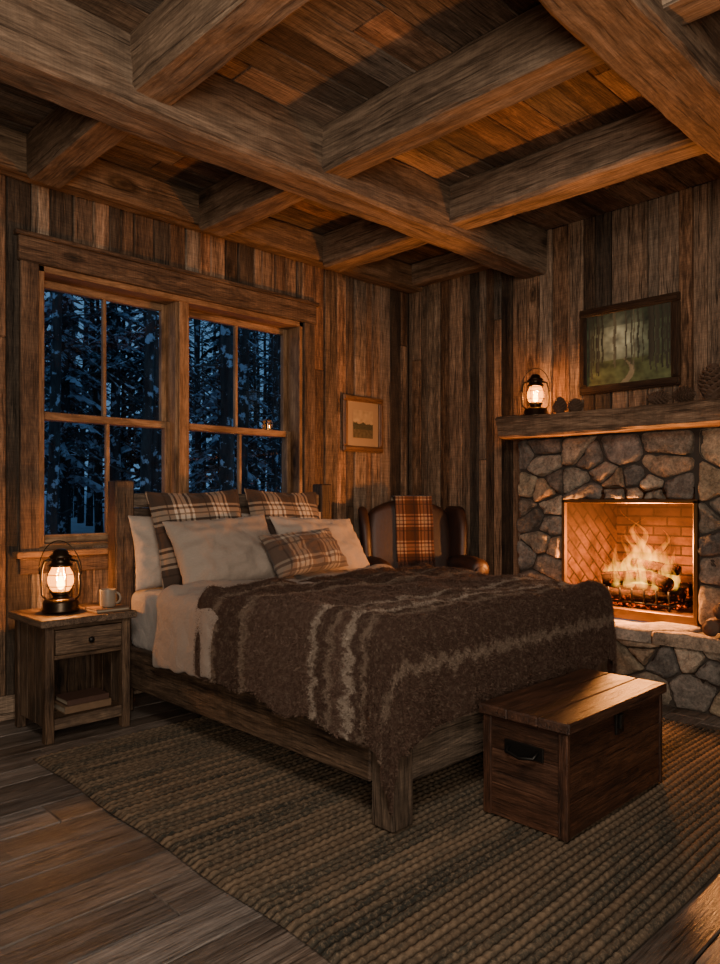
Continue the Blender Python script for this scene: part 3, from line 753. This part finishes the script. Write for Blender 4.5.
def drape(name,ex0,ex1,ey0,ty0,ty1,dL,dR,ztop,mat,footd=None,seed=0,th=.014,amp=.02,headroll=0,res=.018,hemn=.02,und=.012,edn=.03):
    Rr=.06
    nt=int((ty1-ty0)/res)
    ns=120; V=[];G=[]
    for j in range(nt+1):
        tb=j/nt
        for i in range(ns+1):
            u=i/ns
            fr=1-tb
            l=dL(fr)+hemn*nz(tb*9,seed,1); r_=dR(fr)+hemn*nz(tb*9,seed,4)
            s_=ex0-l+(ex1-ex0+l+r_)*u
            fd=0 if footd is None else footd(max(0,s_-ex0))+hemn*nz(u*9,seed,7)
            tlo=ey0-fd if footd is not None else ty0
            t=tlo+(ty1+edn*nz(s_*5,seed,3)-tlo)*tb
            px=min(max(s_,ex0),ex1); py=max(t,ey0); dx=s_-px;dy=t-py; d=math.hypot(dx,dy)
            n0,n1=(dx/d,dy/d) if d>1e-9 else (0,0)
            a=min(d/Rr,math.pi/2); off=Rr*math.sin(a); drop=Rr*(1-math.cos(a))+max(0,d-Rr*math.pi/2)
            k=min(1,drop/.25)
            q=nz((px+n0*.35)*5.5,(py+n1*.35)*5.5,seed)+.5*nz((px+n0*.3)*13,(py+n1*.3)*13,seed+3+drop*1.5)
            off+=k*(amp*q+.012)
            off=max(off,0)
            X=px+n0*off;Y=py+n1*off
            z=ztop-drop*(1-.03*q)
            ins=min(1,d/.1)
            z+=(1-ins)*(und*nz(s_*4,t*4,seed)+und*.6*nz(s_*11,t*11,seed+2)+und*.35*nz(s_*24,t*20,seed+5))
            if headroll:
                hd=(ty1-t)
                if hd<headroll and d<.05: z+=.02*math.sin(math.pi*max(0,hd)/headroll)
            V.append((X,Y,z));G.append((s_-ex0,t-ey0,0))
    F=[(j*(ns+1)+i,j*(ns+1)+i+1,(j+1)*(ns+1)+i+1,(j+1)*(ns+1)+i) for j in range(nt) for i in range(ns)]
    mb=MB(); mb.add(V,F,0,None,G); o=mb.build(name,mat)
    m=o.modifiers.new('thick','SOLIDIFY'); m.thickness=th;m.offset=1
    m=o.modifiers.new('sub','SUBSURF'); m.levels=1;m.render_levels=1
    return o,np.array(V).reshape(nt+1,ns+1,3),np.array(G).reshape(nt+1,ns+1,3)
s=M('wool_blanket'); g=s.attr('gc').outputs['Vector']; sp=s.n('ShaderNodeSeparateXYZ',{0:g})
n1=s.noise(s.vm('MULTIPLY',g,(30,16,1)),1,5,.8); n2=s.noise(g,6,4,.6)
zz=s.math('PINGPONG',sp.outputs[0],.055)
yy=s.math('ADD',s.math('ADD',sp.outputs[1],s.math('MULTIPLY',zz,.35)),s.math('ADD',s.math('MULTIPLY',s.math('SUBTRACT',n1,.5),.17),s.math('MULTIPLY',s.math('SUBTRACT',n2,.5),.03)))
f=s.math('DIVIDE',s.math('ADD',yy,.45),1.7)
B=(.090,.054,.040);B2=(.130,.080,.060);C=(.40,.32,.25);C2=(.24,.175,.13)
def Y(v): return (v+.45)/1.7
st=[(0,B)]
for a,b,c in ((-.20,-.16,C2),(.04,.07,C2),(.12,.155,C),(.21,.24,C2),(.30,.335,C),(.74,.80,C2),(.97,1.01,C2)):
    st+=[(Y(a)-.005,st[-1][1]),(Y(a)+.005,c),(Y(b)-.005,c),(Y(b)+.005,B2 if c==C else B)]
c=s.ramp(f,st[:32])
n3=s.noise(s.vm('MULTIPLY',g,(34,42,1)),1,7,.85)
c=s.mix(s.ramp(n3,[(.50,(0,0,0)),(.64,(.75,.75,.75))]),c,C2)
c=s.mix(s.ramp(n3,[(.36,(.9,.9,.9)),(.48,(0,0,0))]),c,B)
n4=s.noise(g,230,3,.7)
c=s.mix(s.math('MULTIPLY',n4,.35),c,(.02,.012,.009))
hh=s.math('ADD',s.math('MULTIPLY',n3,.9),n4)
wool=s.pbr(Base_Color=c,Roughness=1.0,Normal=s.bump(hh,1.0,.02),Specular_IOR_Level=.05)
drape('linen_duvet',1.865,3.37,1.8,2.70,3.27,lambda f:.40-.03*f,lambda f:.38,.715,lin_duvet,None,3,.02,.022,.12,und=.026)
bo,BV,BG=drape('wool_blanket',1.868,3.368,1.765,1.4,2.90,lambda f:.40+.09*f,lambda f:.40,.745,wool,lambda x:.40+.08*math.exp(-x*5),8,.014,.026,.06,und=.026,hemn=.03,edn=.015)
rg=np.random.RandomState(4); NF=150000
J=rg.randint(0,BV.shape[0]-1,NF);I_=rg.randint(0,BV.shape[1]-1,NF);u=rg.rand(NF,1);v=rg.rand(NF,1)
p00=BV[J,I_];p10=BV[J,I_+1];p01=BV[J+1,I_];P=p00+(p10-p00)*u+(p01-p00)*v
Nn=np.cross(p10-p00,p01-p00);Nn/=np.linalg.norm(Nn,axis=1,keepdims=True)+1e-9
Gc=BG[J,I_]+(BG[J,I_+1]-BG[J,I_])*u+(BG[J+1,I_]-BG[J,I_])*v
d=Nn*.5+rg.normal(0,.5,(NF,3))+np.array([0,0,-.25]); d/=np.linalg.norm(d,axis=1,keepdims=True)
L=(.005+.007*rg.rand(NF,1)); sd_=np.cross(d,rg.normal(0,1,(NF,3)));sd_/=np.linalg.norm(sd_,axis=1,keepdims=True)
base=P+Nn*.0145; Vt=np.stack([base-sd_*.0011,base+sd_*.0011,base+d*L],1).reshape(-1,3)
me=bpy.data.meshes.new('wool_pile'); me.vertices.add(NF*3); me.vertices.foreach_set('co',(Vt-np.array(bo.location)).ravel())
me.loops.add(NF*3); me.loops.foreach_set('vertex_index',np.arange(NF*3,dtype=np.int32)); me.polygons.add(NF); me.polygons.foreach_set('loop_start',np.arange(0,NF*3,3,dtype=np.int32)); me.update(calc_edges=True)
a=me.attributes.new('gc','FLOAT_VECTOR','POINT'); a.data.foreach_set('vector',np.repeat(Gc,3,axis=0).ravel())
me.materials.append(wool); po=bpy.data.objects.new('wool_pile',me); col.objects.link(po); po.location=bo.location
po.parent=bo; po.matrix_parent_inverse=Matrix.Translation(-Vector(bo.location))

def pillow(name,c,w,h,t,yaw,tilt,mat,roll=0,flange=.0,seed=0):
    mb=MB(); N=44;V=[];G=[];F=[]
    for side in (1,-1):
        for j in range(N+1):
            for i in range(N+1):
                u=-1+2*i/N;v=-1+2*j/N
                pin=1-.07*(1-u*u)*abs(v)**3; pin2=1-.07*(1-v*v)*abs(u)**3
                x=u*w/2*pin2;z=v*h/2*pin
                uu=min(1,abs(u)/(1-flange));vv=min(1,abs(v)/(1-flange))
                d=(max(0,1-uu**2.6))**.55*(max(0,1-vv**2.6))**.55
                sag=1-.25*v
                an=math.atan2(v,u+1e-6); rad=max(abs(u),abs(v))
                wr=.010*math.sin(an*9+3*nz(u*2+seed,v*2,3)+seed)*max(0,rad-.35)*d
                y=-side*(t/2*d*sag+.003+wr)+ .018*nz(u*2.2+seed,v*2.2,seed)*d*side+.010*nz(u*5+seed,v*5,side)
                V.append((x,y,z));G.append((x,z,0))
        b=(0 if side==1 else (N+1)**2)
        for j in range(N):
            for i in range(N):
                q=(b+j*(N+1)+i,b+j*(N+1)+i+1,b+(j+1)*(N+1)+i+1,b+(j+1)*(N+1)+i); F.append(q if side==1 else q[::-1])
    M1=(N+1)**2; ed=[i for i in range(N+1)]+[j*(N+1)+N for j in range(1,N+1)]+[N*(N+1)+i for i in range(N-1,-1,-1)]+[j*(N+1) for j in range(N-1,0,-1)]
    for k in range(len(ed)):
        a=ed[k];b=ed[(k+1)%len(ed)]; F.append((b,a,a+M1,b+M1))
    mb.add(V,F,0,None,G)
    T=Matrix.Translation(c)@Matrix.Rotation(math.radians(yaw),4,'Z')@Matrix.Rotation(math.radians(-tilt),4,'X')@Matrix.Rotation(math.radians(roll),4,'Y')
    o=mb.build(name,mat,None,T)
    m=o.modifiers.new('sub','SUBSURF'); m.levels=1;m.render_levels=1
pillow('pillow',(2.18,3.69,.885),.62,.42,.11,0,12,lin_white,0,0,1)
pillow('pillow.001',(2.95,3.69,.885),.66,.42,.11,0,12,lin_white,0,0,2)
pillow('plaid_pillow',(2.22,3.53,.965),.60,.56,.12,-2,18,plaid_b,-2,.05,3)
pillow('plaid_pillow.001',(2.85,3.54,.97),.60,.56,.12,3,18,plaid_b,2,.05,4)
pillow('pillow.002',(2.26,3.345,.89),.66,.43,.18,-3,30,lin_beige,-3,0,5)
pillow('pillow.003',(2.98,3.37,.88),.70,.43,.17,4,32,lin_white,3,0,6)
pillow('lumbar_pillow',(2.66,3.16,.88),.58,.27,.15,5,34,plaid_s,-3,0,7)

# ------------------------------------------------------------ nightstand
e=empty('nightstand',(1.58,3.74,0))
nx0,nx1,ny0,ny1,nt=1.35,1.785,3.53,3.94,.60
mb=MB()
for k in range(3): box(mb,nx0-.03+k*.163,nx0-.03+(k+1)*.163,ny0-.03,ny1+.01,nt-.035,nt,.005)
L=.045
for x in (nx0,nx1-L):
    for y in (ny0,ny1-L): box(mb,x,x+L,y,y+L,0,nt-.035,.004)
for x in (nx0+.01,nx1-.03): 
    for k in range(3): box(mb,x,x+.02,ny0+L+k*.107,ny0+L+(k+1)*.107,.07,nt-.035,.003)
box(mb,nx0+L,nx1-L,ny1-.025,ny1-.01,.07,nt-.035,.003)
box(mb,nx0+.02,nx1-.02,ny0+.02,ny1-.02,.09,.115,.003)
box(mb,nx0+L,nx1-L,ny0+.004,ny0+.03,.06,.115,.003)
box(mb,nx0+L,nx1-L,ny0+.004,ny0+.03,nt-.055,nt-.035,.003)
box(mb,nx0+L,nx1-L,ny0+.004,ny0+.03,nt-.20,nt-.18,.003)
box(mb,nx0+.02,nx1-.02,ny0+.02,ny1-.02,nt-.20,nt-.185,.003)
box(mb,nx0+L+.004,nx1-L-.004,ny0-.004,ny0+.02,nt-.177,nt-.059,.004)
mb.build('body',stand_wood,e)
mb=MB()
tmp=[(.006,0),(.006,.008),(.014,.014),(.016,.020),(.012,.027),(0,.029)]
lathe(mb,tmp,(0,0,0),14); mb.build('knob',iron,e,Matrix.Translation(((nx0+nx1)/2,ny0-.004,nt-.118))@Matrix.Rotation(math.radians(90),4,'X'))
cover1=simple('book_cover_brown',(.06,.028,.018),.6,bsc=80,bst=.2,var=.3);cover2=simple('book_cover_tan',(.15,.09,.05),.6,bsc=80,bst=.2,var=.3);pages=simple('book_pages',(.30,.24,.17),.9,bsc=200,bst=.3)
def book(mb,x0,x1,y0,y1,z0,h,cm,spine_front=False):
    box(mb,x0,x1,y0,y1,z0,z0+.004,.001,cm);box(mb,x0,x1,y0,y1,z0+h-.004,z0+h,.001,cm)
    if spine_front:
        box(mb,x0,x1,y0,y0+.004,z0+.003,z0+h-.003,.001,cm); box(mb,x0+.004,x1-.004,y0+.004,y1-.005,z0+.004,z0+h-.004,.001,2)
    else:
        box(mb,x0,x1,y1-.004,y1,z0+.004,z0+h-.004,.001,cm);box(mb,x0+.004,x1-.004,y0+.005,y1-.004,z0+.004,z0+h-.004,.001,2)
mb=MB(); book(mb,1.46,1.70,3.57,3.74,.117,.035,1,True);book(mb,1.475,1.69,3.575,3.73,.153,.028,0,True); mb.build('stack_of_books',[cover1,cover2,pages])
mb=MB(); book(mb,1.61,1.79,3.545,3.68,nt+.001,.018,1); mb.build('small_book',[cover1,cover2,pages])
ceramic=simple('stoneware',(.24,.19,.14),.35,bsc=40,bst=.1,var=.25)
mb=MB(); c=(1.70,3.61,nt+.021)
lathe(mb,[(0,0),(.034,0),(.038,.004),(.040,.02),(.041,.085),(.0405,.09),(.037,.09),(.036,.08),(.035,.012),(0,.01)],c,28)
d=Vector((.72,-.69,0))
tube(mb,[Vector(c)+d*(.039+.026*math.sin(a))+Vector((0,0,.046+.028*math.cos(a))) for a in np.linspace(.12,math.pi-.12,12)],.0055,8)
mb.build('coffee_mug',ceramic)

# ------------------------------------------------------------ chest
e=empty('wooden_chest',(2.62,1.43,0)); cz0=.022
cx0,cx1,cy0,cy1,ct=2.22,2.965,1.265,1.60,.425
mb=MB()
hs=[cz0+.0,cz0+.12,cz0+.245,ct-.04]
for a,b in zip(hs[:-1],hs[1:]):
    box(mb,cx0,cx1,cy0,cy0+.02,a,b-.001,.003);box(mb,cx0,cx1,cy1-.02,cy1,a,b-.001,.003)
    box(mb,cx0,cx0+.02,cy0+.02,cy1-.02,a,b-.001,.003);box(mb,cx1-.02,cx1,cy0+.02,cy1-.02,a,b-.001,.003)
box(mb,cx0+.02,cx1-.02,cy0+.02,cy1-.02,cz0+.01,cz0+.03,.002)
for k in range(3):
    w=(cy1-cy0+.04)/3; box(mb,cx0-.02,cx1+.02,cy0-.02+k*w,cy0-.02+(k+1)*w-.001,ct-.038,ct,.005)
for x in (cx0-.008,cx1-.012): box(mb,x,x+.02,cy0-.006,cy0+.03,cz0,ct-.04,.003);box(mb,x,x+.02,cy1-.03,cy1+.006,cz0,ct-.04,.003)
mb.build('chest_body',chest_wood,e)
mb=MB(); xc=(cx0+cx1)/2
box(mb,xc-.03,xc+.03,cy0-.01,cy0,ct-.12,ct-.04,.003);box(mb,xc-.012,xc+.012,cy0-.018,cy0-.008,ct-.10,ct-.045,.003)
yc=(cy0+cy1)/2; box(mb,cx0-.008,cx0,yc-.08,yc+.08,ct-.16,ct-.11,.004)
tube(mb,[(cx0-.006,yc-.06,ct-.125),(cx0-.03,yc-.055,ct-.145),(cx0-.034,yc,ct-.155),(cx0-.03,yc+.055,ct-.145),(cx0-.006,yc+.06,ct-.125)],.006,8)
mb.build('iron_hardware',iron,e)

# ------------------------------------------------------------ rug
rx0,rx1,ry0,ry1=1.24,3.86,.85,3.385
px_,py_=.0065,.005; p=.030
xs=np.arange(rx0,rx1+1e-6,px_);ys=np.arange(ry0,ry1+1e-6,py_)
X,Yg=np.meshgrid(xs,ys); rib=np.floor((Yg-ry0)/p); fr=(Yg-ry0)/p-rib
rng=np.random.RandomState(3); ph=rng.rand(200)*6.28; rv=rng.rand(200)
wob=.004*np.sin(X*5+rib*.3)
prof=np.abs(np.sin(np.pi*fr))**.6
tw=.5+.5*np.sin(2*np.pi*(X/.036+.5*fr*np.where(rib%2==0,1,-1))+ph[rib.astype(int)])
Z=.006+.013*prof*(.6+.4*tw)
edge=np.minimum(np.minimum(X-rx0,rx1-X),np.minimum(Yg-ry0,ry1-Yg)); Z*=np.clip(edge/.02,.25,1)
ny,nx=X.shape
Xo=X+.006*np.sin(Yg*9)*(1-np.clip((X-rx0)/.2,0,1)); 
V=np.stack([Xo,Yg+wob,Z],-1).reshape(-1,3)
I=np.arange(ny*nx).reshape(ny,nx); F=np.stack([I[:-1,:-1],I[:-1,1:],I[1:,1:],I[1:,:-1]],-1).reshape(-1,4)
rn=np.stack([rv[rib.astype(int)],tw,prof],-1).reshape(-1,3)
me=bpy.data.meshes.new('braided_rug'); me.vertices.add(len(V)); me.vertices.foreach_set('co',V.ravel())
me.loops.add(F.size); me.loops.foreach_set('vertex_index',F.ravel().astype(np.int32)); me.polygons.add(len(F)); me.polygons.foreach_set('loop_start',np.arange(0,F.size,4,dtype=np.int32))
me.update(calc_edges=True); me.polygons.foreach_set('use_smooth',[True]*len(F))
a=me.attributes.new('rnd','FLOAT_VECTOR','POINT'); a.data.foreach_set('vector',rn.ravel())
s=M('rug_wool'); o=s.n('ShaderNodeTexCoord').outputs['Object']; sp=s.n('ShaderNodeSeparateXYZ',{0:s.attr('rnd').outputs['Vector']})
n1=s.noise(s.vm('MULTIPLY',o,(7,32,1)),1,4,.7); n2=s.noise(o,90,3,.7); n3=s.noise(s.vm('MULTIPLY',o,(1.2,5,1)),1,3,.6)
f=s.math('ADD',s.math('ADD',s.math('MULTIPLY',sp.outputs[0],.40),s.math('MULTIPLY',n1,.35)),s.math('MULTIPLY',n3,.25))
c=s.ramp(f,[(.28,(.030,.030,.025)),(.40,(.115,.080,.052)),(.50,(.045,.042,.033)),(.60,(.155,.108,.070)),(.72,(.062,.050,.037)),(.82,(.145,.10,.063))])
c=s.mix(s.ramp(n2,[(.47,(0,0,0)),(.72,(.65,.65,.65))]),c,(.22,.16,.105))
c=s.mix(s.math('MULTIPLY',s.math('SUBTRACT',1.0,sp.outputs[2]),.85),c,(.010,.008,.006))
me.materials.append(s.pbr(Base_Color=c,Roughness=1.0,Normal=s.bump(n2,.7,.004),Specular_IOR_Level=.1))
ro=bpy.data.objects.new('braided_rug',me); col.objects.link(ro); ro.location=(0,0,.001)

# ------------------------------------------------------------ armchair
leather=simple('dark_leather',(.030,.014,.009),.5,bsc=45,bst=.35,var=.4,bd=.006)
cl=(3.99,3.46,0)
e=empty('leather_wingback_chair',cl)
T=Matrix.Translation(cl)@Matrix.Rotation(math.radians(-33),4,'Z')@Matrix.Diagonal((.97,.90,1.0,1.0))
mb=MB()
rbox(mb,-.36,.36,-.34,.32,.14,.36,.05)
rbox(mb,-.27,.27,-.37,.22,.35,.50,.06,fn=lambda x,y,z:(x,y,z+.02*math.cos(x*5)*math.cos(y*4) if z>.42 else z))
def bk(x,y,z):
    t=max(0,(z-.40)/.75); w=1+.10*math.sin(t*2.6)
    zz=z-.10*(abs(x)/.33)**2.5*(1 if z>.9 else 0)*max(0,(z-.9)/.25)
    return (x*w,y+.13*t,zz)
rbox(mb,-.31,.31,.17,.30,.36,1.17,.06,fn=bk,nmid=9)
for s_ in (-1,1):
    def wg(x,y,z,s_=s_):
        t=max(0,(z-.5)/.62); yy=(y-.30); sh=1-.35*max(0,(t-.75)/.25)**2-.25*(1-t)**2
        return (x+s_*(.03*t+.04*max(0,-yy)*3),.30+yy*sh+.12*t,z)
    rbox(mb,s_*.33-.035,s_*.33+.035,-.0,.32,.5,1.12,.034,fn=wg)
    rbox(mb,s_*.335-.055,s_*.335+.055,-.36,.30,.14,.66,.045)
    P=[(s_*.345,.28,.68),(s_*.35,.1,.69),(s_*.355,-.15,.695),(s_*.355,-.34,.685),(s_*.355,-.372,.68)]
    tube(mb,P,[.06,.07,.075,.076,.05],16)
    tube(mb,[(s_*.355,-.372,.68),(s_*.355,-.38,.68)],[.05,.02],16)
mb.build('upholstery',leather,e,T)
mb=MB()
for x in (-.31,.31):
    for y in (-.30,.27): lathe(mb,[(0,0),(.016,0),(.02,.05),(.028,.14),(0,.15)],(x,y,0),12)
mb.build('legs',frame_wood,e,T)
mb=MB(); ns,nt_=16,50; V=[];G=[]
path=[]
for t in np.linspace(0,1,nt_+1):
    L=t*1.05
    if L<.50: z=.70+L; tt=max(0,(z-.40)/.75); y=.17+.13*tt-.018; 
    elif L<.70: a=(L-.5)/.2*math.pi; z=1.19+.008*math.sin(a); y=.30-.018+(L-.5)*.85
    else: z=1.19-(L-.70); tt=max(0,(z-.40)/.75); y=.30+.13*tt+.02
    path.append((y,z,L))
for (y,z,L) in path:
    for i in range(ns+1):
        u=-.12+.30*i/ns; w=.006*math.sin(i*1.1+L*2)
        V.append((u+.012*nz(L*3,0,1),y+w-.006,z+.005)); G.append((u,L,0))
F=[(j*(ns+1)+i,j*(ns+1)+i+1,(j+1)*(ns+1)+i+1,(j+1)*(ns+1)+i) for j in range(nt_) for i in range(ns)]
mb.add(V,F,0,None,G)
for i in range(30):
    u=-.115+.29*i/29; y,z,_=path[0]; mb.add([(u-.003,y-.01,z+.005),(u+.003,y-.01,z+.005),(u+.002+R.uniform(-.004,.004),y-.012,z-.05)],[(0,1,2)],0,None,[(u,0,0)]*3)
o=mb.build('plaid_throw',plaid_r,None,T)
m=o.modifiers.new('t','SOLIDIFY');m.thickness=.008

# ------------------------------------------------------------ lights / world / camera
w=bpy.data.worlds.new('dusk'); bpy.context.scene.world=w; w.use_nodes=True
bg=w.node_tree.nodes['Background']; bg.inputs[0].default_value=(.12,.27,.46,1); bg.inputs[1].default_value=.8
def area(name,loc,tgt,sx,sy,en,c):
    l=bpy.data.lights.new(name,'AREA'); l.shape='RECTANGLE'; l.size=sx;l.size_y=sy; l.energy=en; l.color=c
    o=bpy.data.objects.new(name,l); col.objects.link(o); o.location=loc
    o.rotation_euler=(Vector(tgt)-Vector(loc)).to_track_quat('-Z','Y').to_euler()
area('room_fill_light',(-.6,-.9,1.3),(2.6,2.4,2.3),1.6,1.2,84,(1,.84,.67))  # unseen fill added behind the camera to brighten the room, not a lamp
area('overhead_fill_light',(.25,.45,2.6),(2.4,2.6,.6),.7,.7,56,(1,.88,.75))  # added fill above the camera for bed top and floor, no fixture there
cam=bpy.data.cameras.new('camera'); cam.lens=27.07; cam.sensor_width=36; cam.shift_y=.0156; cam.clip_start=.05
co=bpy.data.objects.new('camera',cam); col.objects.link(co); co.location=(0,0,1.19); co.rotation_euler=(math.radians(90),0,-math.atan2(.6996,.7145))
bpy.context.scene.camera=co
